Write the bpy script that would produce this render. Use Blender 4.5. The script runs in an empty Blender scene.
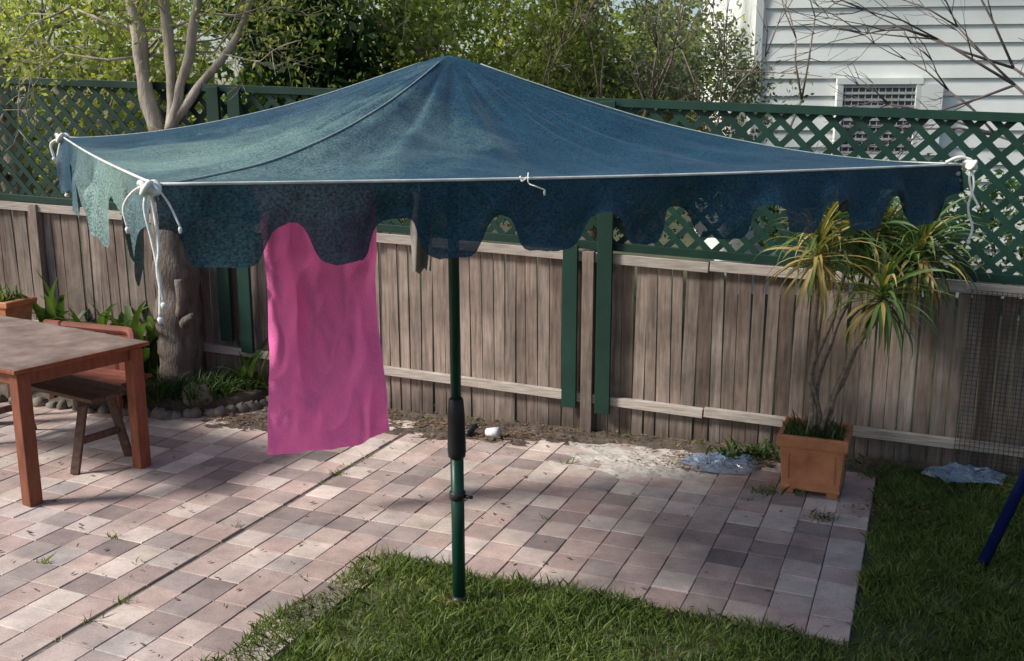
import bpy, math, random
import numpy as np
from mathutils import Vector, Matrix, noise
random.seed(7); rng=np.random.default_rng(7)
scene=bpy.context.scene
# ------------------------------------------------------------ helpers
class MB:
    def __init__(s): s.v=[]; s.f=[]
    def box(s,c,ax,ay,az):
        c=Vector(c);ax=Vector(ax);ay=Vector(ay);az=Vector(az);n=len(s.v)
        for k in (-1,1):
            for j in (-1,1):
                for i in (-1,1): s.v.append(c+ax*i+ay*j+az*k)
        for q in ((0,2,3,1),(4,5,7,6),(0,1,5,4),(2,6,7,3),(0,4,6,2),(1,3,7,5)): s.f.append([n+a for a in q])
    def bar(s,p,q,w,h,up=(0,0,1)):
        p=Vector(p);q=Vector(q);d=(q-p);L=d.length;d.normalize();u=Vector(up)
        if abs(d.dot(u))>.95:u=Vector((0,1,0))
        x=d.cross(u).normalized();y=x.cross(d).normalized()
        s.box((p+q)/2,x*w/2,d*L/2,y*h/2)
    def tube(s,path,rad,n=8,caps=True):
        path=[Vector(p) for p in path]
        if not hasattr(rad,'__len__'): rad=[rad]*len(path)
        base=len(s.v);prev=None
        for i,p in enumerate(path):
            t=(path[min(i+1,len(path)-1)]-path[max(i-1,0)]).normalized()
            if prev is None:
                r=Vector((1,0,0)) if abs(t.x)<.8 else Vector((0,1,0))
            else: r=prev
            x=(r-t*r.dot(t)).normalized();prev=x;y=t.cross(x)
            for k in range(n):
                a=2*math.pi*k/n; s.v.append(p+(x*math.cos(a)+y*math.sin(a))*rad[i])
        for i in range(len(path)-1):
            for k in range(n):
                a=base+i*n+k;b=base+i*n+(k+1)%n
                s.f.append([a,b,b+n,a+n])
        if caps:
            s.f.append([base+k for k in range(n)][::-1]);e=base+(len(path)-1)*n
            s.f.append([e+k for k in range(n)])
    def grid(s,fn,nu,nv):
        b=len(s.v)
        for j in range(nv+1):
            for i in range(nu+1): s.v.append(Vector(fn(i/nu,j/nv)))
        for j in range(nv):
            for i in range(nu):
                a=b+j*(nu+1)+i; s.f.append([a,a+1,a+nu+2,a+nu+1])
    def strap(s,base,dirh,L,w,rise,droop,seg=6,twist=0):
        base=Vector(base);d=Vector(dirh).normalized();side=Vector((-d.y,d.x,0))
        if side.length<.01: side=Vector((1,0,0))
        side.normalize();n=len(s.v);p=base.copy();ang=rise
        for i in range(seg+1):
            t=i/seg;ww=w*(.5+1.2*t*(1-t)*1.6)*(1-t**3)+.0008
            nrm=Vector((-d.x*math.sin(ang),-d.y*math.sin(ang),math.cos(ang)))
            sd=(side*math.cos(twist*t)+nrm*math.sin(twist*t))
            s.v.append(p-sd*ww/2);s.v.append(p-nrm*ww*.15);s.v.append(p+sd*ww/2)
            p=p+Vector((d.x*math.cos(ang),d.y*math.cos(ang),math.sin(ang)))*(L/seg)
            ang-=droop/seg*(0.4+1.2*t)
        for i in range(seg):
            a=n+i*3
            s.f.append([a,a+1,a+4,a+3]);s.f.append([a+1,a+2,a+5,a+4])
    def build(s,name,mat,parent=None,smooth=False,bevel=0):
        me=bpy.data.meshes.new(name);me.from_pydata([tuple(v) for v in s.v],[],s.f);me.update()
        ob=bpy.data.objects.new(name,me);scene.collection.objects.link(ob);me.materials.append(mat)
        if smooth: me.polygons.foreach_set('use_smooth',[True]*len(me.polygons))
        if bevel:
            m=ob.modifiers.new('bevel','BEVEL');m.width=bevel;m.segments=2;m.limit_method='ANGLE'
        if parent: ob.parent=parent
        return ob
def empty(name):
    e=bpy.data.objects.new(name,None);scene.collection.objects.link(e);return e
def rawmesh(name,V,nper,mat,parent=None):
    V=np.asarray(V,dtype=np.float32);nv=len(V);nf=nv//nper
    me=bpy.data.meshes.new(name);me.vertices.add(nv);me.vertices.foreach_set('co',V.ravel())
    me.loops.add(nv);me.loops.foreach_set('vertex_index',np.arange(nv,dtype=np.int32))
    me.polygons.add(nf);me.polygons.foreach_set('loop_start',np.arange(0,nv,nper,dtype=np.int32))
    me.polygons.foreach_set('loop_total',np.full(nf,nper,dtype=np.int32))
    me.update(calc_edges=True);me.validate()
    ob=bpy.data.objects.new(name,me);scene.collection.objects.link(ob);me.materials.append(mat)
    if parent: ob.parent=parent
    return ob
def newmat(name):
    m=bpy.data.materials.new(name);m.use_nodes=True;nt=m.node_tree
    return m,nt,nt.nodes['Principled BSDF'],nt.nodes['Material Output']
def N(nt,t,**k):
    n=nt.nodes.new(t)
    for a,b in k.items(): setattr(n,a,b)
    return n
def ramp(nt,fac,stops):
    r=N(nt,'ShaderNodeValToRGB');nt.links.new(fac,r.inputs[0]);e=r.color_ramp.elements
    while len(e)<len(stops): e.new(.5)
    for i,(p,c) in enumerate(stops): e[i].position=p;e[i].color=(*c,1)
    return r.outputs[0]
def mapping(nt,scale=(1,1,1),rot=(0,0,0)):
    tc=N(nt,'ShaderNodeTexCoord');mp=N(nt,'ShaderNodeMapping');mp.inputs['Scale'].default_value=scale;mp.inputs['Rotation'].default_value=rot
    nt.links.new(tc.outputs['Object'],mp.inputs[0]);return mp.outputs[0]
def noisen(nt,vec,scale,detail=5,rough=.6):
    n=N(nt,'ShaderNodeTexNoise');n.inputs['Scale'].default_value=scale;n.inputs['Detail'].default_value=detail;n.inputs['Roughness'].default_value=rough
    nt.links.new(vec,n.inputs['Vector']);return n.outputs['Fac']
def mixc(nt,fac,a,b,mode='MIX'):
    m=N(nt,'ShaderNodeMix',data_type='RGBA',blend_type=mode)
    for s,v in ((m.inputs[0],fac),(m.inputs[6],a),(m.inputs[7],b)):
        if hasattr(v,'links'): nt.links.new(v,s)
        elif isinstance(v,(tuple,list)): s.default_value=(*v,1)
        else: s.default_value=v
    return m.outputs[2]
def bump(nt,h,b,st=.3,dist=.01):
    bn=N(nt,'ShaderNodeBump');bn.inputs['Strength'].default_value=st;bn.inputs['Distance'].default_value=dist
    nt.links.new(h,bn.inputs['Height']);nt.links.new(bn.outputs[0],b.inputs['Normal'])
def simple(name,c1,c2,scale=8,rough=.7,bs=.2,bd=.004,stretch=(1,1,1),island=.0,spec=.3,bscale=None):
    m,nt,b,o=newmat(name);vec=mapping(nt,stretch);f=noisen(nt,vec,scale)
    col=ramp(nt,f,[(.3,c1),(.7,c2)])
    if island:
        g=N(nt,'ShaderNodeNewGeometry');mr=N(nt,'ShaderNodeMapRange');mr.inputs[3].default_value=1-island;mr.inputs[4].default_value=1+island
        nt.links.new(g.outputs['Random Per Island'],mr.inputs[0])
        mu=N(nt,'ShaderNodeVectorMath',operation='SCALE');nt.links.new(col,mu.inputs[0]);nt.links.new(mr.outputs[0],mu.inputs['Scale']);col=mu.outputs[0]
    nt.links.new(col,b.inputs['Base Color']);b.inputs['Roughness'].default_value=rough;b.inputs['Specular IOR Level'].default_value=spec
    if bs: bump(nt,noisen(nt,vec,bscale or scale*4),b,bs,bd)
    return m
def leafmat(name,stops,trans=.4,clump=1.2,rough=.5):
    m,nt,b,o=newmat(name);g=N(nt,'ShaderNodeNewGeometry');vec=mapping(nt)
    cl=noisen(nt,vec,clump,2)
    ma=N(nt,'ShaderNodeMath',operation='MULTIPLY_ADD');nt.links.new(g.outputs['Random Per Island'],ma.inputs[0]);ma.inputs[1].default_value=.6
    mb=N(nt,'ShaderNodeMath',operation='MULTIPLY_ADD');nt.links.new(cl,mb.inputs[0]);mb.inputs[1].default_value=1.2;mb.inputs[2].default_value=-.4
    nt.links.new(mb.outputs[0],ma.inputs[2])
    col=ramp(nt,ma.outputs[0],stops);nt.links.new(col,b.inputs['Base Color']);b.inputs['Roughness'].default_value=rough;b.inputs['Specular IOR Level'].default_value=.35
    t=N(nt,'ShaderNodeBsdfTranslucent');c2=mixc(nt,1.0,col,(1.5,1.5,.7),'MULTIPLY');nt.links.new(c2,t.inputs[0])
    mx=N(nt,'ShaderNodeMixShader');mx.inputs[0].default_value=trans;nt.links.new(b.outputs[0],mx.inputs[1]);nt.links.new(t.outputs[0],mx.inputs[2]);nt.links.new(mx.outputs[0],o.inputs[0])
    return m
def leaves(name,P,size,mat,parent=None,aspect=.5,flat=0.0):
    P=np.asarray(P);n=len(P);d=rng.normal(size=(n,3));d/=np.linalg.norm(d,axis=1)[:,None]
    e=rng.normal(size=(n,3));e-=d*(e*d).sum(1)[:,None];e/=np.linalg.norm(e,axis=1)[:,None]
    if flat: d[:,2]*=(1-flat);d/=np.linalg.norm(d,axis=1)[:,None];e[:,2]*=(1-flat)
    s=(size*rng.uniform(.6,1.3,n))[:,None]
    V=np.stack([P-d*s*.5,P+e*s*aspect*.5-d*s*.05,P+d*s*.5,P-e*s*aspect*.5-d*s*.05],1).reshape(-1,3)
    return rawmesh(name,V,4,mat,parent)
def clumps(n,lo,hi,r,per,squash=.8,keep=None):
    out=[];lo=np.array(lo);hi=np.array(hi)
    C=rng.uniform(lo,hi,(n,3))
    if keep is not None: C=C[[bool(keep(c)) for c in C]]
    for c in C:
        q=rng.normal(size=(per,3));q/=np.linalg.norm(q,axis=1)[:,None]
        q*=(rng.uniform(0,1,per)**.45*r*rng.uniform(.6,1.3))[:,None];q[:,2]*=squash
        out.append(c+q)
    return np.concatenate(out)
# ------------------------------------------------------------ materials
M={}
M['ground']=simple('ground_soil',(.05,.045,.03),(.06,.075,.03),3,.95,.4,.02)
M['soil']=simple('soil',(.045,.034,.028),(.14,.11,.085),9,.95,.6,.02)
M['sand']=simple('sand',(.34,.30,.26),(.60,.56,.51),9,.95,.6,.01)
M['joint']=simple('joint_sand',(.10,.085,.075),(.22,.18,.155),25,.95,.3,.005)
M['bark']=simple('bark',(.07,.055,.045),(.20,.165,.14),5,.85,.8,.03,(3,3,.8))
M['palebark']=simple('pale_bark',(.17,.14,.11),(.46,.41,.34),4,.8,.6,.02,(2,2,.7))
M['stem']=simple('stem_bark',(.12,.095,.07),(.30,.24,.18),6,.8,.5,.01,(3,3,6))
M['dark_twig']=simple('dark_twig',(.06,.05,.045),(.15,.12,.11),6,.85,.2)
M['rail']=simple('weathered_rail',(.25,.21,.18),(.48,.43,.38),5,.85,.4,.004,(1.2,1.2,20),.15)
M['green_paint']=simple('green_paint',(.006,.028,.020),(.011,.042,.030),5,.5,.15,.002,island=.2)
M['green_pole']=simple('green_pole',(.005,.036,.022),(.008,.052,.032),5,.35,.05,.001)
M['black_plastic']=simple('black_plastic',(.012,.012,.013),(.025,.025,.028),8,.4,.05)
M['rope']=simple('white_rope',(.62,.60,.56),(.85,.84,.8),60,.9,.5,.003)
M['rod']=simple('white_rod',(.42,.41,.38),(.75,.75,.72),12,.5,.1)
M['seam']=simple('pale_seam',(.16,.24,.25),(.32,.38,.37),40,.8,.2)
M['redwood']=simple('red_wood',(.14,.045,.022),(.25,.085,.045),4,.6,.3,.002,(6,6,1.5),.12)
M['darkwood']=simple('dark_wood',(.06,.035,.025),(.15,.09,.065),5,.7,.3,.002,(6,6,6),.2)
M['tcloth']=simple('table_cover',(.14,.10,.085),(.28,.21,.175),6,.85,.4,.004)
M['terracotta']=simple('terracotta',(.34,.13,.06),(.52,.23,.115),7,.8,.3,.004)
M['blue']=simple('blue_steel',(.006,.012,.07),(.008,.018,.11),5,.35,.05)
M['white_plastic']=simple('white_plastic',(.7,.7,.7),(.8,.8,.8),5,.4,0)
M['siding']=simple('white_siding',(.62,.64,.60),(.75,.77,.73),1.5,.6,.05,.002)
M['roof']=simple('red_roof',(.25,.06,.04),(.38,.10,.07),4,.8,.3)
M['glass']=simple('dark_glass',(.03,.04,.05),(.06,.07,.08),2,.12,0,spec=.6)
M['grey']=simple('grey_frame',(.3,.31,.31),(.42,.43,.43),5,.5,.1)
M['rag']=simple('grey_rag',(.13,.12,.11),(.26,.25,.22),9,.9,.4)
M['stone']=simple('edging_stone',(.10,.09,.075),(.25,.22,.185),6,.9,.6,.01,island=.25)
M['litter']=simple('dry_leaves',(.08,.045,.03),(.26,.16,.09),4,.9,0,island=.5)
M['wire']=simple('wire',(.03,.03,.03),(.06,.055,.05),5,.6,0)
M['rust']=simple('rust_wood',(.13,.04,.025),(.22,.075,.05),6,.7,.3,.003)
# palings
m,nt,b,o=newmat('weathered_palings');vec=mapping(nt,(14,14,1.1));f=noisen(nt,vec,3,8,.65)
g=N(nt,'ShaderNodeNewGeometry')
base=ramp(nt,g.outputs['Random Per Island'],[(0,(.15,.12,.105)),(.25,(.26,.215,.19)),(.5,(.33,.285,.255)),(.75,(.20,.165,.145)),(1,(.30,.27,.25))])
gr=ramp(nt,f,[(.25,(.45,.42,.40)),(.75,(1.4,1.36,1.32))]);c=mixc(nt,1.0,base,gr,'MULTIPLY')
v2=mapping(nt,(1,1,1));f2=noisen(nt,v2,1.6,4);st=ramp(nt,f2,[(.35,(.62,.60,.58)),(.65,(1.2,1.17,1.14))]);c=mixc(nt,1.0,c,st,'MULTIPLY')
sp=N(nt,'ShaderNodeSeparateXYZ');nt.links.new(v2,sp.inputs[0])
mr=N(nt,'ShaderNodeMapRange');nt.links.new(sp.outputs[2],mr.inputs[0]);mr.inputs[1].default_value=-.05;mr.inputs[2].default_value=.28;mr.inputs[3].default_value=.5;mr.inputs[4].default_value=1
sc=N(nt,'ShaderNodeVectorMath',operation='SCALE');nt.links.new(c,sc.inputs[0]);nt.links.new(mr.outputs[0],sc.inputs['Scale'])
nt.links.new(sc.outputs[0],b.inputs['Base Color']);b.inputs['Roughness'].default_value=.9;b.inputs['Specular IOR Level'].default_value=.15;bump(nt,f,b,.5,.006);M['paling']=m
# pavers
m,nt,b,o=newmat('clay_pavers');g=N(nt,'ShaderNodeNewGeometry');vec=mapping(nt)
base=ramp(nt,g.outputs['Random Per Island'],[(0,(.23,.19,.18)),(.18,(.39,.30,.275)),(.34,(.50,.375,.335)),(.46,(.32,.27,.255)),(.58,(.53,.43,.385)),(.70,(.43,.315,.285)),(.80,(.56,.48,.42)),(.90,(.63,.53,.475)),(1,(.37,.33,.315))])
f=noisen(nt,vec,5,6,.7);c=mixc(nt,1.0,base,ramp(nt,f,[(.3,(.72,.72,.72)),(.7,(1.2,1.19,1.18))]),'MULTIPLY')
fl=noisen(nt,vec,.9,4,.6);c=mixc(nt,1.0,c,ramp(nt,fl,[(.35,(.78,.77,.77)),(.65,(1.12,1.12,1.12))]),'MULTIPLY')
f3=noisen(nt,vec,90,3,.7);c=mixc(nt,1.0,c,ramp(nt,f3,[(.3,(.82,.82,.82)),(.7,(1.14,1.14,1.14))]),'MULTIPLY')
nt.links.new(c,b.inputs['Base Color']);b.inputs['Roughness'].default_value=.85;b.inputs['Specular IOR Level'].default_value=.25;bump(nt,f3,b,.35,.003);M['paver']=m
# shade cloth (knitted; sun glare near the front-left corner painted into the colour)
def cloth(name,tr):
    m,nt,b,o=newmat(name);vec=mapping(nt);f=noisen(nt,mapping(nt,(1,1,1.3),(0,0,.48)),110,3,.65)
    w=noisen(nt,vec,3,4);c=ramp(nt,w,[(.3,(.006,.032,.058)),(.7,(.011,.050,.082))])
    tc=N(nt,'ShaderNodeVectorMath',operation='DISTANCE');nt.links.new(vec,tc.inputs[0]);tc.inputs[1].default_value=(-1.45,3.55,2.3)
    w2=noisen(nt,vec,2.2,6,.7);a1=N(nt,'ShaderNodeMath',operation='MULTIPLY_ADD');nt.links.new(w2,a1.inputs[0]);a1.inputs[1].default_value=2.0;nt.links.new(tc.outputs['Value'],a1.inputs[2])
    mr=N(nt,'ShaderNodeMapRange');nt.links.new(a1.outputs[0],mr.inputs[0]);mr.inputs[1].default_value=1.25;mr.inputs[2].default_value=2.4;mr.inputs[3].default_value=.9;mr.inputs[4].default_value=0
    c=mixc(nt,mr.outputs[0],c,(.165,.255,.225))  # pale teal mixed in as painted sunlit glare
    c=mixc(nt,1.0,c,ramp(nt,f,[(.35,(.38,.38,.38)),(.65,(1.65,1.65,1.65))]),'MULTIPLY')
    nt.links.new(c,b.inputs['Base Color']);b.inputs['Roughness'].default_value=.55;b.inputs['Specular IOR Level'].default_value=.25
    b.inputs['Sheen Weight'].default_value=.18;b.inputs['Sheen Roughness'].default_value=.2;b.inputs['Sheen Tint'].default_value=(.6,.85,1,1)
    bump(nt,f,b,.7,.005)
    if tr>.01:
        t=N(nt,'ShaderNodeBsdfTransparent');mx=N(nt,'ShaderNodeMixShader');mx.inputs[0].default_value=tr
        nt.links.new(b.outputs[0],mx.inputs[1]);nt.links.new(t.outputs[0],mx.inputs[2]);nt.links.new(mx.outputs[0],o.inputs[0])
    return m
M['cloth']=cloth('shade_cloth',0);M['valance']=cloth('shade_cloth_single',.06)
# towel
m,nt,b,o=newmat('pink_terry');vec=mapping(nt);f=noisen(nt,vec,150,2);c=ramp(nt,f,[(.3,(.86,.14,.41)),(.7,(.98,.25,.58))])
nt.links.new(c,b.inputs['Base Color']);b.inputs['Roughness'].default_value=.95;b.inputs['Specular IOR Level'].default_value=.1;b.inputs['Sheen Weight'].default_value=.5;bump(nt,f,b,.6,.006)
t=N(nt,'ShaderNodeBsdfTranslucent');t.inputs[0].default_value=(.95,.16,.48,1);mx=N(nt,'ShaderNodeMixShader');mx.inputs[0].default_value=.12;nt.links.new(b.outputs[0],mx.inputs[1]);nt.links.new(t.outputs[0],mx.inputs[2]);nt.links.new(mx.outputs[0],o.inputs[0]);M['towel']=m
# plastic
m,nt,b,o=newmat('clear_plastic');b.inputs['Base Color'].default_value=(.26,.36,.50,1);b.inputs['Roughness'].default_value=.1;b.inputs['Specular IOR Level'].default_value=1.0
t=N(nt,'ShaderNodeBsdfTransparent');mx=N(nt,'ShaderNodeMixShader');mx.inputs[0].default_value=.5;nt.links.new(b.outputs[0],mx.inputs[1]);nt.links.new(t.outputs[0],mx.inputs[2]);nt.links.new(mx.outputs[0],o.inputs[0]);M['plastic']=m
M['leaf_yel']=leafmat('leaf_yellow_green',[(0,(.07,.11,.02)),(.4,(.18,.23,.06)),(.75,(.38,.41,.14)),(1,(.58,.58,.32))],.5)
M['leaf_mid']=leafmat('leaf_mid',[(0,(.02,.045,.012)),(.5,(.06,.11,.03)),(1,(.15,.2,.06))],.4)
M['leaf_dark']=leafmat('leaf_dark',[(0,(.012,.03,.01)),(.5,(.04,.09,.025)),(1,(.13,.22,.06))],.35)
M['leaf_grey']=leafmat('leaf_grey',[(0,(.06,.08,.055)),(.5,(.15,.18,.11)),(1,(.38,.39,.28))],.4)
M['grass']=leafmat('lawn_grass',[(0,(.055,.085,.02)),(.5,(.115,.17,.042)),(.85,(.20,.255,.075)),(1,(.38,.34,.17))],.3,2.0)
M['yucca_g']=leafmat('yucca_green',[(0,(.05,.10,.03)),(1,(.14,.22,.07))],.3,3)
M['yucca_y']=leafmat('yucca_yellow',[(0,(.25,.2,.06)),(1,(.46,.36,.14))],.3,3)
# ------------------------------------------------------------ ground
g=MB();g.grid(lambda u,v:((u-.5)*600,(v-.5)*600+50,-.035),6,6);g.build('ground',M['ground'])
P0=Vector((1.58,4.28,0));U=Vector((.924,-.383,0));V_=Vector((.383,.924,0))
def pw(a,b,z=0): return P0+U*a+V_*b+Vector((0,0,z))
def pc(x,y):
    r=Vector((x,y,0))-P0; return r.dot(U),r.dot(V_)
patio=empty('brick_patio')
g=MB();pt=3.42/17
def paver(a0,b0,a1,b1):
    ca,cb=(a0+a1)/2,(b0+b1)/2;z=random.gauss(0,.0018);ta,tb=random.gauss(0,.006),random.gauss(0,.006)
    rot=random.gauss(0,.009);c,s=math.cos(rot),math.sin(rot);ha,hb=(a1-a0)/2-.002,(b1-b0)/2-.002
    ca+=random.gauss(0,.001);cb+=random.gauss(0,.001)
    n=len(g.v);e=.0035
    for (k,zz) in ((1,-.03),(1,-.004),(0,0)):
        for (i,j) in ((-1,-1),(1,-1),(1,1),(-1,1)):
            x=i*(ha-(0 if k else e));y=j*(hb-(0 if k else e))
            g.v.append(pw(ca+x*c-y*s,cb+x*s+y*c,z+zz+x*ta+y*tb))
    for l in (0,4):
        for k in range(4): g.f.append([n+l+k,n+l+(k+1)%4,n+l+4+(k+1)%4,n+l+4+k])
    g.f.append([n+8,n+9,n+10,n+11])
for i in range(17):
    for j in range(12): 
        a1=-i*pt;b0=j*pt
        if j==11 and random.random()<.35: continue
        paver(a1-pt,b0,a1,b0+pt)
for i in range(12,17):
    for j in range(-16,0):
        a1=-i*pt
        paver(a1-pt,j*pt,a1,(j+1)*pt)
for i in range(28):
    for j in range(-16,14):
        a1=-3.45-i*pt
        paver(a1-pt,j*pt,a1,(j+1)*pt)
g.build('pavers',M['paver'],patio)
def quad(g,pts): 
    n=len(g.v);g.v+= [Vector(p) for p in pts];g.f.append(list(range(n,n+len(pts))))
g=MB();quad(g,[pw(-9.5,-3.3,-.009),pw(-2.46,-3.3,-.009),pw(-2.46,-.0,-.009),pw(0,0,-.009),pw(0,2.5,-.009),pw(-9.5,2.95,-.009)])
g.build('joint_bed',M['joint'],patio)
FU=Vector((.947,-.322,0)).normalized();FN=Vector((-.322,-.947,0)).normalized()
F0=Vector((.69,7.47,0))
def F(s,z,o=0): return F0+FU*s+FN*o+Vector((0,0,z-.040*s))
g=MB()
def soilz(u,v):
    s=-9+u*14.5
    ex=.16*max(0,noise.noise(Vector((s*1.6,4,0))))*3+.10*noise.noise(Vector((s*7,0,0)))
    o=(.30+ex)*(1-v)-.2*v
    if s>2.2 and o>.1: o=.1+(o-.1)*.3
    return F0+FU*s+FN*o+Vector((0,0,.000+.02*noise.noise(Vector((s*5,o*9,1)))*(1-v*.3)+.022*min(1,v*2.5)-.012*(1-v)))
g.grid(soilz,260,14);g.build('soil',M['soil'],smooth=True)
def spill(name,c,rx,ry,h,mat,seed,off=0.0):
    g=MB()
    def fn(u,v):
        a=u*2*math.pi;R=v*(1+.55*noise.noise(Vector((math.cos(a)*1.6,math.sin(a)*1.6,seed)))+.25*noise.noise(Vector((math.cos(a)*5,math.sin(a)*5,seed))))
        p=Vector(c)+FU*(math.cos(a)*R*rx)+FN*(math.sin(a)*R*ry)
        z=h*(1-v**2)-.006+.010*noise.noise(Vector((p.x*9,p.y*9,seed)))+.006*noise.noise(Vector((p.x*31,p.y*31,seed)))
        return Vector((p.x,p.y,z+off))
    g.grid(fn,110,44);return g.build(name,mat,smooth=True)
spill('sand_patch',(.84,6.76,0),.62,.36,.014,M['sand'],3)
spill('soil_patch',(-.45,7.50,0),.75,.24,.013,M['soil'],8,.002)
spill('soil_patch',(-2.1,7.75,0),.5,.22,.013,M['soil'],5,.002)
spill('soil_patch',(1.55,6.82,0),.35,.2,.013,M['soil'],12,.002)
bed=empty('garden_bed')
bedfront=[(-2.05,8.28),(-2.35,7.98),(-2.75,7.86),(-3.3,7.95),(-4.2,8.3),(-5.5,8.75),(-7,9.2)]
def bf(t):
    t*=len(bedfront)-1;i=min(int(t),len(bedfront)-2);f=t-i
    return Vector((bedfront[i][0]*(1-f)+bedfront[i+1][0]*f,bedfront[i][1]*(1-f)+bedfront[i+1][1]*f,0))
def bedfn(u,v):
    p=bf(u);q=F0+FU*((p-F0).dot(FU))+FN*(-.05);r=p.lerp(q,v)
    r.z=.14*min(1,v*5)*min(1,u*8+.3)-.02+.03*noise.noise(r*4);return r
g=MB();g.grid(bedfn,60,12);g.build('bed_soil',M['soil'],bed,True)
g=MB()
for i in range(46):
    p=bf(i/46*.999)+Vector((random.gauss(0,.02),random.gauss(0,.02),0));r=random.uniform(.035,.07);n0=len(g.v)
    k=random.uniform(.5,.9)
    g.tube([p+Vector((0,0,-.02)),p+Vector((0,0,.02)),p+Vector((.01,0,.06*k)),p+Vector((.01,.01,.085*k))],[r,r*1.05,r*.85,r*.3],9)
    for q in range(n0,len(g.v)): g.v[q]+=Vector([random.gauss(0,.006) for _ in range(3)])
g.build('edging_stones',M['stone'],bed,True)
# ------------------------------------------------------------ lawn
def lawn_ok(x,y):
    a,b=pc(x,y);s=.08*noise.noise(Vector((x*3,y*3,0)))+.04*noise.noise(Vector((x*11,y*11,0)))
    front=(b<s) and (a>-2.52+s*1.4+.14*b) 
    right=(a>.03+s) 
    fs=(Vector((x,y,0))-F0).dot(FN)
    if noise.noise(Vector((x*2.2+5,y*2.2,21)))>.26 and random.random()<.6: return False
    return (front or right) and fs>.12
n=360000
xy=np.stack([rng.uniform(-3.0,5.0,n),rng.uniform(2.1,7.0,n)],1)
a=(xy[:,0]-P0.x)*U.x+(xy[:,1]-P0.y)*U.y;b_=(xy[:,0]-P0.x)*V_.x+(xy[:,1]-P0.y)*V_.y
pre=((b_<.15)&(a>-3.1))|(a>-.1)
xy=xy[pre];xy=np.array([p for p in xy if lawn_ok(p[0],p[1])])
def blades(xy,h0,name,mat,w=.0035):
    n=len(xy);ang=rng.uniform(0,2*np.pi,n);h=h0*rng.uniform(.35,1.25,n)
    pn=np.array([noise.noise(Vector((p[0]*1.7,p[1]*1.7,3)))+.6*noise.noise(Vector((p[0]*6,p[1]*6,3))) for p in xy]);h*=1+.6*pn
    la=rng.uniform(0,2*np.pi,n);l=h*rng.uniform(.1,1.4,n)
    B=np.zeros((n,3));B[:,:2]=xy;B[:,2]=-.015
    S=np.stack([np.cos(ang)*w,np.sin(ang)*w,np.zeros(n)],1)
    L=np.stack([np.cos(la)*l,np.sin(la)*l,h],1);Mid=B+L*np.array([.35,.35,.6])
    V=np.stack([B-S,B+S,Mid+S*.8,B+L,Mid-S*.8],1).reshape(-1,3)
    return rawmesh(name,V,5,mat)
gr=empty('lawn')
ob=blades(xy,.055,'grass_blades',M['grass'],.003);ob.parent=gr
g=MB();quad(g,[pw(-2.5,-4,-.024),pw(6,-4,-.024),pw(6,2.0,-.024),pw(0,2.3,-.024),pw(0,0,-.024),pw(-2.5,0,-.024)])
g.build('turf',simple('turf',(.05,.055,.025),(.12,.12,.055),12,.95,.5,.01),gr)
W=[]
for k in range(60):
    a_=random.choice([random.uniform(-3.4,0),random.uniform(-7,-3.4)]);b0=random.choice([round(random.uniform(-1.5,2.3)/pt)*pt,2.4+random.uniform(-.05,.15)])
    if random.random()<.3: a_=-3.43
    p=pw(a_,b0)
    for _ in range(random.randint(4,18)): W.append((p.x+random.gauss(0,.022),p.y+random.gauss(0,.015)))
for k in range(3):
    c=[(1.66,6.2),(1.9,5.75),(2.5,6.5)][k]
    for _ in range(80): W.append((c[0]+random.gauss(0,.05),c[1]+random.gauss(0,.04)))
for k in range(1100):
    s=random.uniform(-2.4,2.2);p=F0+FU*s+FN*abs(random.gauss(.05,.08));
    if noise.noise(Vector((s*2.3,0,5)))>.05: W.append((p.x,p.y))
ob=blades(np.array(W),.055,'weeds',M['grass'],.003)
P=[]
for _ in range(900):
    s=random.uniform(-3.2,2.2);p=F0+FU*s+FN*abs(random.gauss(.12,.2));P.append((p.x,p.y,.022+random.random()*.012))
for _ in range(1400):
    c=random.choice([(-.25,7.35),(1.35,6.80),(1.3,6.70),(-2.2,7.8),(2.4,5.9),(-.6,7.6),(-1.9,7.7),(-1.1,7.9),(.1,7.35)]);P.append((c[0]+random.gauss(0,.22),c[1]+random.gauss(0,.09),.014+random.random()*.014))
for _ in range(320):
    P.append((random.uniform(-4,2.3),random.uniform(4.0,7.5),.010))
leaves('leaf_litter',P,.036,M['litter'],aspect=.5,flat=.85)
# ------------------------------------------------------------ fence
fence=empty('paling_fence')
g=MB();s=-10
while s<7:
    w=random.uniform(.078,.105);t=1.40+random.gauss(0,.010);lean=random.gauss(0,.006);o=random.gauss(0,.004)
    c=F(s+w/2,(t-.25)/2,o)
    g.box(c,FU*(w/2-.003),FN*.008,Vector((lean,0,(t+.25)/2)))
    s+=w+random.choice((.0,.002,.004,.009))
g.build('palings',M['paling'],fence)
g=MB()
for (z,h) in ((1.385,.075),(.285,.07)):
    s=-10
    while s<7:
        L=2.7;g.bar(F(s,z,.035),F(s+L-.01,z+random.gauss(0,.008),.035),.05,h);s+=L
g.build('rails',M['rail'],fence,bevel=.004)
g=MB()
for s in (-5.3,-.10,4.5): g.bar(F(s,-.15,.05),F(s,1.42,.05),.09,.07,FN)
g.build('wood_posts',M['paling'],fence,bevel=.004)
lat=empty('lattice_screen')
g=MB();z0,z1=1.47,2.50;sp_=.175
def clipseg(c,sgn,s0,s1):
    if sgn>0: a,b=c,c+(z1-z0)
    else: a,b=c-(z1-z0),c
    a=max(a,s0);b=min(b,s1)
    if b-a<.02: return None
    za=z0+sgn*(a-c);zb=z0+sgn*(b-c);return a,za,b,zb
S0,S1=-10,7;c=S0-1.1
while c<S1+1.1:
    for sgn,o in ((1,.012),(-1,.019)):
        r=clipseg(c,sgn,S0,S1)
        if r: g.bar(F(r[0],r[1],o),F(r[2],r[3],o),.045,.0065,FN)
    c+=sp_
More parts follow.
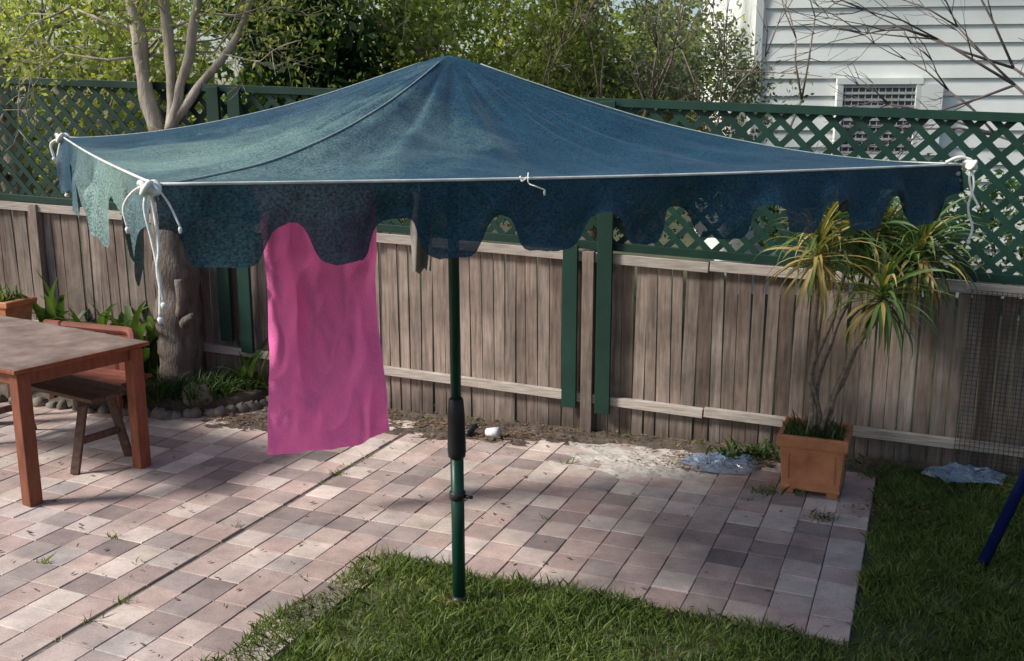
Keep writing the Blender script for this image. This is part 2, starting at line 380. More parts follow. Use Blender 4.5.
g.build('lattice',M['green_paint'],lat)
g=MB()
for z,h in ((1.465,.06),(2.51,.06)): g.bar(F(S0,z,.03),F(S1,z,.03),.04,h)
g.build('lattice_rails',M['green_paint'],lat,bevel=.003)
g=MB()
for s,zb,zt in ((-3.30,.38,2.52),(-3.10,.30,2.52),(-.235,.20,1.46),(.03,.18,2.52),(3.2,1.45,2.52),(-6.4,.3,2.52),(5.6,1.4,2.5)):
    g.bar(F(s,zb,.085),F(s,zt,.085),.115,.035,FN)
g.build('green_posts',M['green_paint'],lat,bevel=.004)
g=MB();s0,s1=2.52,2.95
for i in range(15):
    s=s0+(s1-s0)*i/14;g.bar(F(s,.05,.075),F(s+.02,1.38,.07),.003,.003)
for i in range(44):
    z=.05+1.33*i/43;g.bar(F(s0,z,.078),F(s1+.01,z,.078),.003,.003)
g.build('wire_mesh_panel',M['wire'])
# ------------------------------------------------------------ canopy
can=empty('garden_canopy')
C=Vector((-.28,4.7,0));zp=2.70
cor=[Vector((-.93,2.625,2.228)),Vector((1.795,4.05,2.216)),Vector((.369,6.78,2.22)),Vector((-2.355,5.35,2.297))]
def canopyf(k):
    A=cor[k];B=cor[(k+1)%4]
    def fn(q,p):
        e=A.lerp(B,q);pe=math.sqrt(p*p+.0009) if p<.5 else p
        gq=1-(1-min(1,pe))**1.85
        z=zp-(zp-e.z)*gq
        x=C.x+(e.x-C.x)*p;y=C.y+(e.y-C.y)*p
        m=4*q*(1-q)
        z-=.05*m*math.sin(math.pi*p)**1.0*(.6+.4*p)
        hw=min(q,1-q)
        w=noise.noise(Vector((x*2.3,y*2.3,k*3.1)))*.030+noise.noise(Vector((q*8+k*7,p*1.3,5)))*.034*math.sin(math.pi*p)
        w+=noise.noise(Vector((x*6,y*6,k)))*.006+abs(noise.noise(Vector((q*14+k*7,p*1.6,8))))*.024*math.sin(math.pi*p)
        w+=noise.noise(Vector((x*16,y*16,k)))*.002
        z+=w*min(1,(1-p)*6)*min(1,p*5)*min(1,hw*8+.12)
        z-=.012*math.sin(math.pi*q)*p**6
        return (x,y,z)
    return fn
g=MB()
for k in range(4): g.grid(canopyf(k),90,70)
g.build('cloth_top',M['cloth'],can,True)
g=MB()
for k in range(4):
    fn=canopyf(k);g.tube([Vector(fn(0,p/30))+Vector((0,0,.002)) for p in range(2,31)],.003,6)
g.build('hip_seams',M['seam'],can,True)
g=MB()
for k in range(4):
    fn=canopyf(k);g.tube([Vector(fn(q/20,1))+Vector((0,0,.003)) for q in range(21)],.0045,8)
g.build('edge_rods',M['rod'],can,True)
g=MB();rv=random.Random(11)
for k in range(4):
    A=cor[k];B=cor[(k+1)%4];d=(B-A).normalized();out=Vector((d.y,-d.x,0)).normalized();fn=canopyf(k)
    dep=[rv.uniform(.9,1.12) for _ in range(9)];ofs=[rv.gauss(0,.022) for _ in range(10)];wid=[rv.uniform(-.1,.4) for _ in range(9)];sk=[rv.uniform(-.10,.10) for _ in range(9)]
    def vf(q,r):
        t=q*9;i=min(8,int(t));f=t-i
        ff=f+sk[i]*math.sin(math.pi*f)
        c=-math.cos(2*math.pi*ff)
        l=(math.tanh(2.6*(c+.3+wid[i]))+1)/2
        D=(.105+.118*l*dep[i])+.014*noise.noise(Vector((t*4,k,3)))*l+.006*noise.noise(Vector((t*22,k,3)))*l
        if k==3: D+=.035*l+.02*noise.noise(Vector((t*9,k,3)))*l+.035*abs(math.sin(t*6.5))*l
        e=Vector(fn(q,1));w=ofs[i]*(1-f)+ofs[i+1]*f
        side=(.02*math.sin(i*1.7)*l+.008*math.sin(f*14+i))*r*r
        o=(w*r+.022*r*math.sin(t*2.1+k)+.012*math.sin(t*9+r*2+k)*r+.02*noise.noise(Vector((t*3,r*2,k)))*r)
        return e+Vector((0,0,-D*r))+out*o+d*side
    g.grid(vf,9*26,12)
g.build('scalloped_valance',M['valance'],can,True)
g=MB();pb=Vector((-.268,4.69,0));pt_=Vector((-.28,4.7,0))
def pz(z): return pb.lerp(pt_,z/2.6)+Vector((0,0,z))
g.tube([pz(-.05),pz(.80)],.033,20);g.tube([pz(.80),pz(2.63)],.026,20);g.build('pole',M['green_pole'],can,True)
g=MB();g.tube([pz(.76),pz(.77),pz(.80),pz(.98),pz(1.06),pz(1.07)],[.034,.043,.046,.042,.036,.028],20)
g.tube([pz(.545),pz(.55),pz(.585),pz(.59)],[.034,.041,.041,.034],20);g.tube([pz(.565)+Vector((.03,-.01,0)),pz(.565)+Vector((.075,-.03,0))],.009,8)
g.tube([pz(-.02),pz(.01),pz(.03)],[.05,.045,.036],16)
g.build('pole_joint',M['black_plastic'],can,True)
g=MB()
for k in range(4):
    fn=canopyf(k);g.tube([Vector(fn(0,p/16))-Vector((0,0,.035)) for p in range(1,17)],.009,6)
g.tube([pz(2.5),pz(2.6)],.045,12);g.build('ribs',M['grey'],can)
def knot(g,c,R,r):
    pts=[]
    for i in range(61):
        t=2*math.pi*i/60
        pts.append(Vector(c)+Vector((math.sin(t)+2*math.sin(2*t),math.cos(t)-2*math.cos(2*t),-math.sin(3*t)*1.6))*R/3)
    g.tube(pts,r,8)
    pts=[Vector(c)+Vector((math.cos(i*.5)*R*.55,math.sin(i*.5)*R*.5,-R*.5+i*R*.03)) for i in range(30)];g.tube(pts,r,8)
def rope(g,p,pts,r=.005):
    P=[Vector(p)+Vector(q) for q in pts];out=[]
    for i in range(len(P)-1):
        a=P[max(i-1,0)];b=P[i];c=P[i+1];d=P[min(i+2,len(P)-1)]
        for j in range(6):
            t=j/6;out.append(.5*((2*b)+(c-a)*t+(2*a-5*b+4*c-d)*t*t+(3*b-a-3*c+d)*t**3))
    out.append(P[-1]);g.tube(out,r,8)
    g.tube([out[-1],out[-1]+Vector((0,0,-.006)),out[-1]+Vector((0,0,-.018))],[r,r*1.8,r*1.2],8)
g=MB()
c=cor[0]+Vector((-.01,-.02,-.005));knot(g,c,.026,.0075)
rope(g,c,[(0,0,0),(-.01,-.01,-.05),(.0,0,-.14),(.012,0,-.24),(.006,0,-.34)])
rope(g,c,[(0,0,0),(.006,.01,-.05),(.016,0,-.15),(.008,0,-.22),(.018,0,-.30)])
rope(g,c,[(0,0,.01),(-.04,0,-.01),(-.068,0,-.05),(-.062,.0,-.1)],.004)
rope(g,c,[(0,0,.02),(.03,-.02,-.0),(.05,0,-.04),(.075,0,-.1)],.003)
c=cor[1]+Vector((.04,0,0));knot(g,c,.026,.008)
rope(g,c,[(0,0,0),(.02,0,-.08),(.005,0,-.17),(.03,0,-.25),(.02,0,-.30)]);rope(g,c,[(0,0,0),(.0,0,-.06),(.02,0,-.12),(.045,0,-.16)])
rope(g,c,[(-.1,0,.01),(-.05,0,.03),(0,0,.02)],.007)
c=cor[3]+Vector((-.01,0,0));knot(g,c,.034,.009)
rope(g,c,[(0,0,0),(-.03,0,-.1),(-.03,0,-.2),(-.0,0,-.29)],.008);rope(g,c,[(0,0,0),(-.06,0,-.03),(-.05,0,-.1)],.007)
c=cor[0].lerp(cor[1],.36);rope(g,c,[(-.0,0,0.01),(.0,-.012,-.02),(.02,-.02,-.03),(.05,-.01,-.042)],.0022);rope(g,c,[(0,-.01,.0),(-.02,-.02,-.015),(-.025,-.01,-.0)],.0022);knot(g,c+Vector((0,-.012,-.006)),.004,.002)
g.build('corner_ropes',M['rope'],can,True)
# ------------------------------------------------------------ towel
A=cor[3].lerp(cor[2],.315);B=cor[3].lerp(cor[2],.565);d=(B-A);d.z=0;L=d.length;d.normalize();nn=Vector((d.y,-d.x,0))
def tw(u,v):
    zt=2.262;H=1.85+.045*math.sin(u*math.pi)-.02*u
    pinch=1-.12*math.sin(math.pi*min(1,v*1.0))**1+.04*v
    x=(u-.5)*L*pinch+L/2+ .01*v*v
    o=.032*math.sin(u*10+v*1.5)*(.5+v*.3)+.014*math.sin(u*22+1-v*3)*(1-v*.4)+.06*noise.noise(Vector((u*3,v*3,2)))+.02*noise.noise(Vector((u*6+v*5,v*6,7)))
    o+=.045*abs(noise.noise(Vector((u*4+v*4,v*4-u*3,9))))+.015*abs(noise.noise(Vector((u*9-v*9,v*10,3))))
    return A+d*x+nn*(o+.03)+Vector((0,0,zt-A.z-H*v))
g=MB();g.grid(tw,80,170)
def tw2(u,v):
    p=Vector(tw(u,v*.16));return p-nn*.07*1
g.grid(tw2,40,12)
g.build('pink_towel',M['towel'],smooth=True)
A2=Vector((-.57,6.27,1.95))
g=MB();g.grid(lambda u,v:A2+Vector(((u-.5)*.17*(1-.3*v),.03*math.sin(u*9+v*3),-.50*v+.06*noise.noise(Vector((u*4,v*3,1)))*v)),14,20)
g.grid(lambda u,v:A2+Vector(((u-.5)*.1*(1-.3*v)+.02,.05+.03*math.sin(u*9+v*3),.28-.3*v)),6,6)
g.build('grey_cloth_bag',M['rag'],smooth=True)
# ------------------------------------------------------------ table
tab=empty('wooden_table')
ta=Vector((.532,.846,0)).normalized();tb=Vector((-.846,.532,0)).normalized();T0=Vector((-3.03,5.92,0))
W_=.93;LT=1.95;ht=.90
g=MB()
for a_ in (.05,W_-.05):
    for b0 in (.05,LT-.05):
        p=T0+ta*a_+tb*b0;g.box(p+Vector((0,0,ht/2-.02)),ta*.045,tb*.045,Vector((0,0,ht/2-.02)))
for a_ in (.05,W_-.05): g.bar(T0+ta*a_+tb*.1+Vector((0,0,ht-.08)),T0+ta*a_+tb*(LT-.1)+Vector((0,0,ht-.08)),.03,.09)
for b0 in (.05,LT-.05): g.bar(T0+ta*.1+tb*b0+Vector((0,0,ht-.08)),T0+ta*(W_-.1)+tb*b0+Vector((0,0,ht-.08)),.03,.09)
g.box(T0+ta*W_/2+tb*LT/2+Vector((0,0,ht-.018)),ta*(W_/2+.03),tb*(LT/2+.03),Vector((0,0,.014)))
g.build('frame',M['redwood'],tab,bevel=.006)
g=MB()
def tc(u,v):
    p=T0+ta*(u*(W_+.05)-.025)+tb*(v*(LT+.05)-.025);e=min(u,1-u,v,1-v)
    return p+Vector((0,0,ht+.006+.010*noise.noise(p*3)+.006*noise.noise(p*9)-(.012 if e<.01 else 0)))
g.grid(tc,40,60);g.build('cover',M['tcloth'],tab,True)
ben=empty('picnic_bench');g=MB()
B0=T0+ta*(W_-.36)+tb*.13;hb=.53
for k in range(3): 
    p=B0+ta*(.06+k*.12);g.bar(p+Vector((0,0,hb)),p+tb*1.6+Vector((0,0,hb)),.105,.028)
for t in (.18,1.35):
    p=B0+tb*t+ta*.18
    g.bar(p+ta*.10+Vector((0,0,hb-.02)),p+ta*.22,.06,.035);g.bar(p-ta*.10+Vector((0,0,hb-.02)),p-ta*.22,.06,.035)
    g.bar(p-ta*.17+Vector((0,0,hb-.04)),p+ta*.17+Vector((0,0,hb-.04)),.05,.05)
    g.bar(p-ta*.15+Vector((0,0,.22)),p+ta*.15+Vector((0,0,.22)),.03,.05)
g.build('bench_boards',M['darkwood'],ben,bevel=.005)
se=empty('garden_seat');g=MB()
Q0=Vector((-3.95,8.30,.08));qd=Vector((.93,-.36,0)).normalized();qn=Vector((-.36,-.93,0)).normalized()
w=1.12;hs=.62
top=[]
for i in range(25):
    t=i/24;zz=hs-.30*max(0,(t-.82)/.18)**2
    top.append(Q0+qd*w*t+qn*(.28*max(0,(t-.75)/.25)**2)+Vector((0,0,zz)))
for i in range(24):
    a0,a1=top[i],top[i+1];zb=.30
    g.box((a0+a1)/2-Vector((0,0,((a0.z+a1.z)/2-zb)/2)),(a1-a0)*.5,qn*.014,Vector((0,0,max(.02,((a0.z+a1.z)/2-zb)/2))))
g.tube(top,.034,8)
for i in (0,8,16,21): g.bar(Vector((top[i].x,top[i].y,.02)),top[i],.04,.04)
for k in range(4): g.bar(Q0+qn*(.08+k*.09)+Vector((0,0,.28)),Q0+qd*w+qn*(.08+k*.09)+Vector((0,0,.28)),.08,.025)
for t in (.05,.95): g.bar(Q0+qd*w*t+qn*.38,Q0+qd*w*t+qn*.38+Vector((0,0,.28)),.045,.045)
g.build('seat_frame',M['rust'],se)
def planter(name,c,ax,ay,w0,w1,d0,d1,h,mat):
    e=empty(name);g=MB();c=Vector(c)
    def ring(z,w,d): 
        n=len(g.v)
        for i,j in ((-1,-1),(1,-1),(1,1),(-1,1)): g.v.append(c+ax*i*w+ay*j*d+Vector((0,0,z)))
        return n
    prof=[(.03,w0*.9,d0*.9),(.03,w0,d0),(h*.12,w0*1.01,d0*1.01),(h*.13,w0*1.0-.004,d0*1.0-.004),(h*.80,w1*.93,d1*.93),(h*.80,w1,d1),(h*.84,w1*1.02,d1*1.02),(h*.97,w1*1.03,d1*1.03),(h,w1*1.0,d1*1.0),(h,w1*.88,d1*.88),(h*.85,w1*.84,d1*.84)]
    R=[ring(*p) for p in prof]
    for a_,b0 in zip(R,R[1:]):
        for k in range(4): g.f.append([a_+k,a_+(k+1)%4,b0+(k+1)%4,b0+k])
    g.f.append([R[0]+k for k in range(4)][::-1]);g.f.append([R[-1]+k for k in range(4)])
    for i,j in ((-1,-1),(1,-1),(1,1),(-1,1)): g.box(c+ax*i*w0*.75+ay*j*d0*.75+Vector((0,0,.015)),ax*.035,ay*.035,Vector((0,0,.015)))
    for sgn in (-1,1):
        z0_,z1_=h*.24,h*.70;wm=w0*.78;q=lambda z:d0+(d1*.93-d0)*(z/h-.13)/.67
        for z in (z0_,z1_): g.bar(c+ax*-wm+ay*sgn*q(z)+Vector((0,0,z)),c+ax*wm+ay*sgn*q(z)+Vector((0,0,z)),.014,.014)
        for i in (-1,1): g.bar(c+ax*wm*i+ay*sgn*q(z0_)+Vector((0,0,z0_)),c+ax*wm*i+ay*sgn*q(z1_)+Vector((0,0,z1_)),.014,.012)
    g.build('pot',mat,e,bevel=.004)
    g=MB();g.grid(lambda u,v:c+ax*(u*2-1)*w1*.86+ay*(v*2-1)*d1*.86+Vector((0,0,h*.9+.015*noise.noise(Vector((u*6,v*6,1))))),10,10);g.build('potting_soil',M['soil'],e)
    return e
pl=planter('terracotta_planter_box',(-4.55,8.55,.62),qd,qn,.34,.38,.13,.16,.26,M['terracotta'])
g=MB()
for i in (-.28,.28):
    for j in (-.1,.1): g.bar(Vector((-4.55,8.55,0))+qd*i+qn*j,Vector((-4.55,8.55,.61))+qd*i+qn*j,.05,.05)
g.box((-4.55,8.55,.615),qd*.34,qn*.16,Vector((0,0,.015)));g.build('planter_stand',M['darkwood'],pl)
g=MB()
for _ in range(160):
    t=random.random()*6.28;p=Vector((-4.55,8.55,.86))+qd*random.uniform(-.3,.3)+qn*random.uniform(-.1,.1)
    g.strap(p,(math.cos(t),math.sin(t),0),random.uniform(.08,.2),.022,random.uniform(.6,1.4),random.uniform(.6,1.6),4)
g.build('planter_foliage',M['leaf_mid'],pl)
# ------------------------------------------------------------ dracaena
pa=U;pv=V_
yuc=planter('potted_dracaena',(2.0,6.30,0),pa,pv,.185,.215,.185,.215,.40,M['terracotta'])
stems=MB();hg=MB();hy=MB();base=Vector((2.0,6.32,.34))
heads=[((1.92,6.25,1.50),.1),((2.24,6.38,1.62),.0),((2.56,6.30,1.44),.0),((2.30,6.12,1.26),.5),((2.06,6.45,1.68),0),((2.44,6.55,1.58),0),((2.62,6.35,1.55),0)]
for hi,(h,_) in enumerate(heads):
    h=Vector(h);b0=base+Vector((random.uniform(-.09,.09),random.uniform(-.08,.08),0))
    mid=b0.lerp(h,.45)+Vector((random.uniform(-.12,.0)-(h.x-base.x)*.25,random.uniform(-.05,.05),.0))
    pts=[];n=14
    for i in range(n+1):
        t=i/n;p=b0*(1-t)**2+mid*2*t*(1-t)+h*t*t
        pts.append(p+Vector((noise.noise(Vector((t*4,hi,0)))*.04,noise.noise(Vector((t*4,hi,9)))*.04,0)))
    stems.tube(pts,[.016-.006*i/n+.002*(i%2) for i in range(n+1)],8)
    for k in range(84):
        az=k*2.39996+random.gauss(0,.2);lv=k/84
        rise=1.35-2.1*lv+random.gauss(0,.15);Ln=random.uniform(.32,.54)*(1-.15*abs(lv-.5))
        p=h+Vector((0,0,.10*(1-lv)))
        yel=random.random()<(.85 if hi in(0,) else .3)*(0.6+lv*.6)
        (hy if yel else hg).strap(p,(math.cos(az),math.sin(az),0),Ln,.027,rise,random.uniform(1.0,2.2),7,random.gauss(0,.5))
stems.build('stems',M['stem'],yuc,True);hg.build('green_leaves',M['yucca_g'],yuc,True);hy.build('yellow_leaves',M['yucca_y'],yuc,True)
g=MB()
for _ in range(220):
    t=random.random()*6.28;p=Vector((2.0,6.30,.36))+pa*random.uniform(-.18,.18)+pv*random.uniform(-.18,.18)
    g.strap(p,(math.cos(t),math.sin(t),0),random.uniform(.06,.16),.012,random.uniform(.5,1.4),random.uniform(.6,2.2),4)
g.build('pot_weeds',M['leaf_mid'],yuc)
g=MB()
for _ in range(60):
    t=random.random()*6.28;p=Vector((1.72,6.85,.0))+Vector((random.gauss(0,.14),random.gauss(0,.04),0))
    g.strap(p,(math.cos(t),math.sin(t),0),random.uniform(.12,.26),.025,random.uniform(.5,1.3),random.uniform(.8,2),5)
g.build('ground_weed',M['leaf_mid'])
def tuft(g,c,n,L,w,r=.05,r0=.7,r1=1.4):
    for _ in range(n):
        t=random.random()*6.28;p=Vector(c)+Vector((random.gauss(0,r),random.gauss(0,r),0))
        g.strap(p,(math.cos(t),math.sin(t),0),L*random.uniform(.6,1.15),w,random.uniform(r0,r1),random.uniform(.8,2.2),6,random.gauss(0,.3))
g=MB()
for c in ((-3.35,8.62,.15),(-3.75,8.72,.18),(-4.15,8.8,.2)): tuft(g,c,26,.95,.085,.07,1.0,1.5)
g.build('clivia_plant',M['leaf_mid'],smooth=True)
g=MB()
for _ in range(44):
    p=bf(random.uniform(.03,.55));q=p+Vector((random.uniform(-.1,.1),random.uniform(.05,.45),.1))
    tuft(g,q,26,.26,.013,.05)
g.build('border_grass_plants',M['leaf_mid'])
g=MB();tuft(g,(-2.28,8.30,.1),12,.75,.06,.04,1.0,1.5);g.build('strappy_plant',M['leaf_mid'],smooth=True)
def blob(name,c,r,mat,amp=.3,sc=3,squash=(1,1,1),sub=3):
    bpy.ops.mesh.primitive_ico_sphere_add(subdivisions=sub,radius=1,location=(0,0,0));o=bpy.context.object;o.name=name;o.data.name=name
    for v in o.data.vertices:
        d=1+amp*noise.noise(Vector(v.co)*sc+Vector(c))+amp*.4*noise.noise(Vector(v.co)*sc*3)
        v.co=Vector((v.co.x*squash[0],v.co.y*squash[1],v.co.z*squash[2]))*d*r
    o.location=c;o.data.materials.append(mat);o.data.polygons.foreach_set('use_smooth',[True]*len(o.data.polygons));return o
blob('mossy_rock',(-2.62,8.02,.14),.12,simple('moss_rock',(.07,.08,.04),(.2,.16,.12),9,.95,.6,.01),.35,2,(1,.9,.9))
def bag(c,rx,ry,h,seed):
    g=MB();rb=random.Random(seed)
    def fn(u,v):
        a=u*2*math.pi;R=v*(1+.5*noise.noise(Vector((math.cos(a)*1.8,math.sin(a)*1.8,seed))))
        x=math.cos(a)*R*rx;y=math.sin(a)*R*ry
        q=Vector((x*6,y*6,seed));rd=(1-abs(noise.noise(q))*2.4)*.6+.3*noise.noise(q*2.5)
        z=h*max(0,1-v**2)**.5*max(0.05,rd+rb.uniform(-.12,.12))+.014
        return Vector(c)+Vector((x+.04*noise.noise(q*2),y+.04*noise.noise(q*2.3),z))
    g.grid(fn,34,12)
    g.build('plastic_bag',M['plastic'],smooth=False)
bag((1.50,6.72,.0),.27,.22,.075,1);bag((3.03,6.40,.03),.26,.17,.10,4)
g=MB();c=Vector((-.15,7.33,.045));ax=Vector((.8,-.55,.15)).normalized()
g.tube([c-ax*.05,c+ax*.05,c+ax*.055,c+ax*.045,c-ax*.04],[.03,.043,.045,.038,.026],16);g.build('white_cup',M['white_plastic'],smooth=True)
g=MB();c=Vector((-.34,7.38,.03));g.tube([c+Vector((-.08,0,0)),c,c+Vector((.03,0,.03)),c+Vector((.07,.02,.05))],[.02,.032,.03,.018],10);g.tube([c+Vector((0,-.06,.0)),c+Vector((0,.06,.01))],.02,8);g.build('black_hose_fitting',M['black_plastic'],smooth=True)
sw=empty('swing_set');g=MB()
for y in (5.1,2.7):
    tpt=Vector((3.37,y,2.2));g.tube([Vector((2.56,y,-.05)),tpt],.03,14);g.tube([Vector((4.2,y,-.05)),tpt],.03,14);g.tube([Vector((2.9,y,.85)),Vector((3.86,y,.85))],.018,10)
g.tube([Vector((3.37,5.25,2.2)),Vector((3.37,2.5,2.2))],.035,14);g.build('frame',M['blue'],sw,True)
# ------------------------------------------------------------ house
ho=empty('weatherboard_house');g=MB()
H0=Vector((2.95,12.6,0));hx=Vector((.995,-.10,0)).normalized();hn=Vector((-.10,-.995,0)).normalized()
z=0.2;bh=.205
while z<5:
    n=len(g.v);L=11
    for (o,zz) in ((.0,z+bh),(.028,z+.004),(.0,z)):
        g.v.append(H0+hn*o+Vector((0,0,zz)));g.v.append(H0+hx*L+hn*o+Vector((0,0,zz)))
    g.f+= [[n,n+2,n+3,n+1],[n+2,n+4,n+5,n+3]];z+=bh
g.build('front_boards',M['siding'],ho)
g=MB();side=Vector((.1,.995,0))
g.box(H0+side*4+hn*-.01+Vector((0,0,2.6))+hx*.05,side*4,hx*.04,Vector((0,0,2.5)));g.bar(H0+hn*.03+hx*.03,H0+hn*.03+hx*.03+Vector((0,0,5)),.09,.06)
g.box(H0+hx*5.5+hn*.2+Vector((0,0,5.15)),hx*5.9,hn*.35,Vector((0,0,.1)));g.build('side_wall_and_trim',M['siding'],ho)
g=MB();quad(g,[H0-hx*.5+hn*.6+Vector((0,0,5.25)),H0+hx*11.5+hn*.6+Vector((0,0,5.25)),H0+hx*11.5-hn*4+Vector((0,0,7.4)),H0-hx*.5-hn*4+Vector((0,0,7.4))]);g.build('roof',M['roof'],ho)
g=MB();wc=H0+hx*1.48+Vector((0,0,2.38))
g.box(wc+hn*.045,hx*.43,hn*.03,Vector((0,0,.42)));g.build('window_pane',M['glass'],ho)
g=MB()
for i in range(-5,6): g.bar(wc+hn*.085+hx*i*.078-Vector((0,0,.41)),wc+hn*.085+hx*i*.078+Vector((0,0,.41)),.010,.010)
for i in range(-5,6): g.bar(wc+hn*.09-hx*.42+Vector((0,0,i*.078)),wc+hn*.09+hx*.42+Vector((0,0,i*.078)),.014,.03)
g.build('window_grille',M['grey'],ho)
g=MB()
for sg in (-1,1):
    g.bar(wc+hn*.07+hx*.46*sg-Vector((0,0,.48)),wc+hn*.07+hx*.46*sg+Vector((0,0,.48)),.07,.08);g.bar(wc+hn*.075-hx*.5+Vector((0,0,.45*sg)),wc+hn*.075+hx*.5+Vector((0,0,.45*sg)),.08,.07)
g.box(wc+hn*.07+hx*.62,hx*.12,hn*.04,Vector((0,0,.42)));g.build('window_frame',M['siding'],ho)
# ------------------------------------------------------------ trees
def limb(g,pts,r0,r1,n=10,sub=6):
    P=[Vector(p) for p in pts];out=[]
    for i in range(len(P)-1):
        a=P[max(i-1,0)];b=P[i];c=P[i+1];d=P[min(i+2,len(P)-1)]
        for j in range(sub):
            t=j/sub;out.append(.5*((2*b)+(c-a)*t+(2*a-5*b+4*c-d)*t*t+(3*b-a-3*c+d)*t**3))
    out.append(P[-1]);m=len(out)-1
    out=[p+Vector((noise.noise(p*3),noise.noise(p*3+Vector((9,0,0))),0))*.04 for p in out]
    g.tube(out,[(r0+(r1-r0)*i/m)*(1+.25*noise.noise(out[i]*5)) for i in range(m+1)],n)
    return out
def grow(g,p,d,L,r,depth,tips,spread=.5):
    d=d.normalized();q=p+d*L*.5+Vector([random.gauss(0,L*.05) for _ in range(3)]);e=p+d*L+Vector([random.gauss(0,L*.08) for _ in range(3)])
    g.tube([p,q,e],[r,r*.85,r*.62],6);tips.append(e)
    if depth:
        for _ in range(random.choice((2,2,3))):
            grow(g,e,d+Vector([random.gauss(0,spread) for _ in range(3)]),L*random.uniform(.6,.85),r*.62,depth-1,tips,spread)
        if random.random()<.6: grow(g,q,d+Vector([random.gauss(0,spread*1.3) for _ in range(3)]),L*.6,r*.45,depth-1,tips,spread)
t1=empty('backyard_tree');g=MB()
limb(g,[(-2.88,8.42,.0),(-2.86,8.42,.5),(-2.88,8.45,1.2),(-2.93,8.5,1.9),(-2.9,8.5,2.3)],.20,.14,18,10)
limb(g,[(-2.79,8.28,.78),(-2.74,8.20,.85),(-2.72,8.16,.95),(-2.73,8.15,1.1)],.06,.045,10)
limb(g,[(-2.72,8.16,.72),(-2.70,8.12,.75),(-2.62,8.1,.8)],.05,.03,8)
g.build('trunk',M['bark'],t1,True);g=MB()
limb(g,[(-2.92,8.48,2.0),(-3.05,8.6,2.5),(-3.12,8.65,3.2),(-3.18,8.7,4.4),(-3.1,8.8,5.5)],.07,.045)
limb(g,[(-2.88,8.5,2.15),(-2.82,8.55,2.6),(-2.85,8.6,3.1),(-2.9,8.6,4.2),(-2.7,8.6,5.2)],.055,.035)
limb(g,[(-2.86,8.5,2.3),(-2.72,8.55,2.75),(-2.6,8.6,3.3),(-2.45,8.6,4.3),(-2.3,8.6,5)],.05,.03)
limb(g,[(-2.85,8.5,2.35),(-2.55,8.55,2.7),(-2.3,8.55,3.0),(-2.0,8.5,3.6),(-1.75,8.5,4.4)],.04,.022)
tips=[]
for p in ((-3.12,8.65,3.1),(-3.1,8.8,5.2),(-2.7,8.6,5),(-2.35,8.6,4.8),(-1.8,8.5,4.3),(-3.18,8.7,4.3),(-2.0,8.5,3.6),(-3.1,8.65,2.9)):
    for _ in range(4): grow(g,Vector(p),Vector((random.gauss(-.25,1),random.gauss(0,.6),random.uniform(-.1,.9))),.6,.014,3,tips,.5)
g.build('limbs',M['palebark'],t1,True)
P=[]
for t in tips:
    if t.z>2.8: P.append(np.array(t)+rng.normal(size=(16,3))*.16)
leaves('crown_leaves',np.concatenate(P),.055,M['leaf_yel'],t1,aspect=.4)
def tree(name,base,h,cr,mat,n,per,size,lean=(0,0)):
    e=empty(name);g=MB();b=Vector(base);tp=b+Vector((lean[0],lean[1],h*.6))
    limb(g,[b,b.lerp(tp,.5)+Vector((.1,.05,0)),tp],.16,.08);tips=[]
    for k in range(9):
        a_=k*2.4;grow(g,b.lerp(tp,.45+.06*k),Vector((math.cos(a_),math.sin(a_),.6)),cr*.45,.04,3,tips,.45)
    g.build('trunk_and_limbs',M['palebark'],e,True)
    out=[]
    T=[t for t in tips];random.shuffle(T)
    for t in T[:n]: out.append(np.array(t)+rng.normal(size=(per,3))*.22)
    leaves('crown_leaves',np.concatenate(out),size,mat,e);return e
tree('broadleaf_tree',(-5.3,10.6,0),5.2,1.8,M['leaf_yel'],200,40,.10)
tree('broadleaf_tree',(-.6,11.5,0),4.8,1.6,M['leaf_yel'],200,45,.08)
tree('broadleaf_tree',(1.0,13.5,0),4.8,1.5,M['leaf_yel'],200,45,.08)
P=clumps(110,(-2.7,9.9,1.3),(-1.5,11.0,4.4),.38,95);leaves('dark_shrub_hedge',P,.14,M['leaf_dark'],aspect=.45)
P=clumps(230,(-1.6,10.4,1.3),(.9,11.8,4.1),.34,110);leaves('sunlit_hedge',P,.065,M['leaf_yel'],aspect=.5)
P=clumps(200,(.5,10.6,1.3),(2.75,12.0,3.8),.34,110,keep=lambda c:c[2]<3.7+.6*noise.noise(Vector((c[0]*1.2,3,1)))-max(0,c[0]-1.8)*.8);leaves('fine_leaf_hedge',P,.06,M['leaf_grey'],aspect=.5)
P=clumps(150,(-1.6,12.8,1.5),(2.6,14.5,5.0),.5,70);leaves('back_hedge',P,.10,M['leaf_yel'],aspect=.5)
P=clumps(150,(-8.0,10.8,1.0),(-2.6,13,3.8),.40,80);leaves('garden_shrubs',P,.08,M['leaf_yel'],aspect=.5)
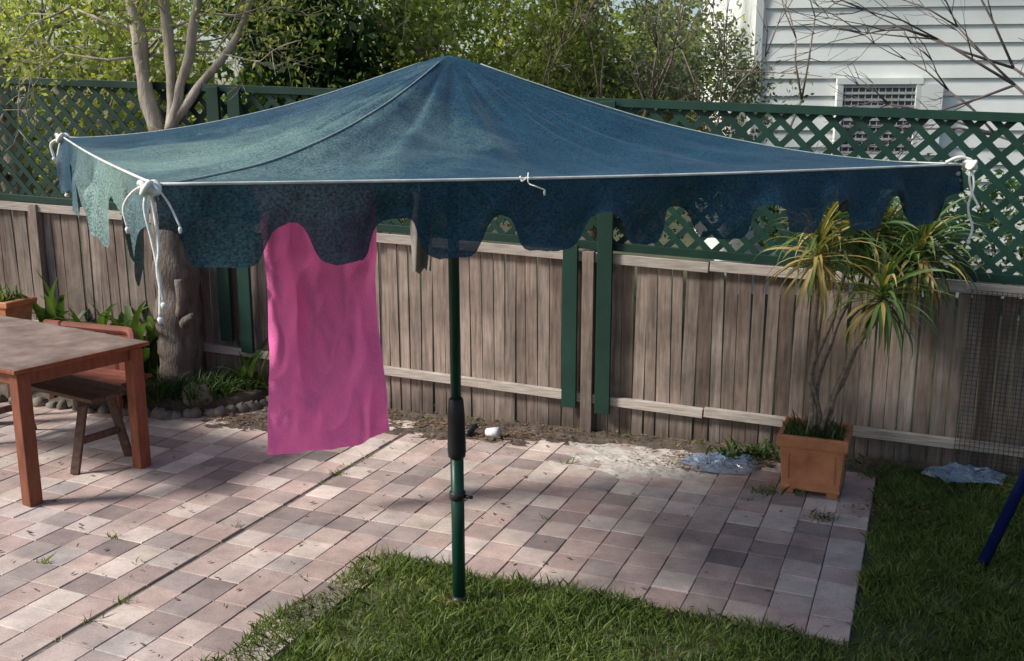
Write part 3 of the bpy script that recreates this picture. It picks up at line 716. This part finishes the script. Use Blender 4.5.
P=clumps(60,(2.6,9.2,.8),(7,11.3,1.8),.4,80);leaves('low_shrubs',P,.09,M['leaf_dark'],aspect=.5)
g=MB();tips=[]
for k in range(7):
    grow(g,Vector((.6+k*.33,10.3,1.6)),Vector((random.gauss(0,.3),-.1,1)),.9,.018,3,tips,.35)
g.build('hedge_twigs',M['stem'],smooth=True)
bt=empty('bare_tree');g=MB();tips=[];r0=random.getstate();random.seed(21)
limb(g,[(5.7,9.2,0),(5.6,9.2,1.2),(5.4,9.15,2.2)],.11,.07)
for d,L in (((-1.0,-.1,.5),1.0),((-.8,.1,.9),1.1),((-.3,0,1),1.0),((-1.2,.1,.15),.9),((.4,0,1),1.0)):
    grow(g,Vector((5.4,9.15,2.1)),Vector(d),L,.022,4,tips,.34)
g.build('bare_branches',M['dark_twig'],bt,True);random.setstate(r0)
P=clumps(330,(-34,30,0),(40,42,6),1.6,45);leaves('distant_trees',P,.55,M['leaf_mid'],aspect=.6)
# ------------------------------------------------------------ light, sky, camera
sd=Vector((-.76,-.17,.62)).normalized()
w=bpy.data.worlds.new('World');scene.world=w;w.use_nodes=True;nt=w.node_tree
sky=nt.nodes.new('ShaderNodeTexSky');sky.sky_type='NISHITA';sky.sun_disc=False;sky.sun_elevation=math.asin(sd.z);sky.sun_rotation=math.atan2(sd.x,sd.y);sky.air_density=1.0;sky.dust_density=2.0;sky.ozone_density=.7
nt.links.new(sky.outputs[0],nt.nodes['Background'].inputs[0]);nt.nodes['Background'].inputs[1].default_value=.15
l=bpy.data.lights.new('sun','SUN');l.energy=5;l.angle=math.radians(12);l.color=(1,.96,.90);lo=bpy.data.objects.new('sun',l);scene.collection.objects.link(lo);lo.rotation_euler=sd.to_track_quat('Z','Y').to_euler()
cam=bpy.data.cameras.new('camera');co=bpy.data.objects.new('camera',cam);scene.collection.objects.link(co);co.location=(0,0,2.4);co.rotation_euler=(math.radians(78),0,0);cam.sensor_width=36;cam.lens=35.16;cam.clip_end=2000;scene.camera=co
scene.view_settings.view_transform='Standard';scene.view_settings.look='None';scene.view_settings.exposure=0
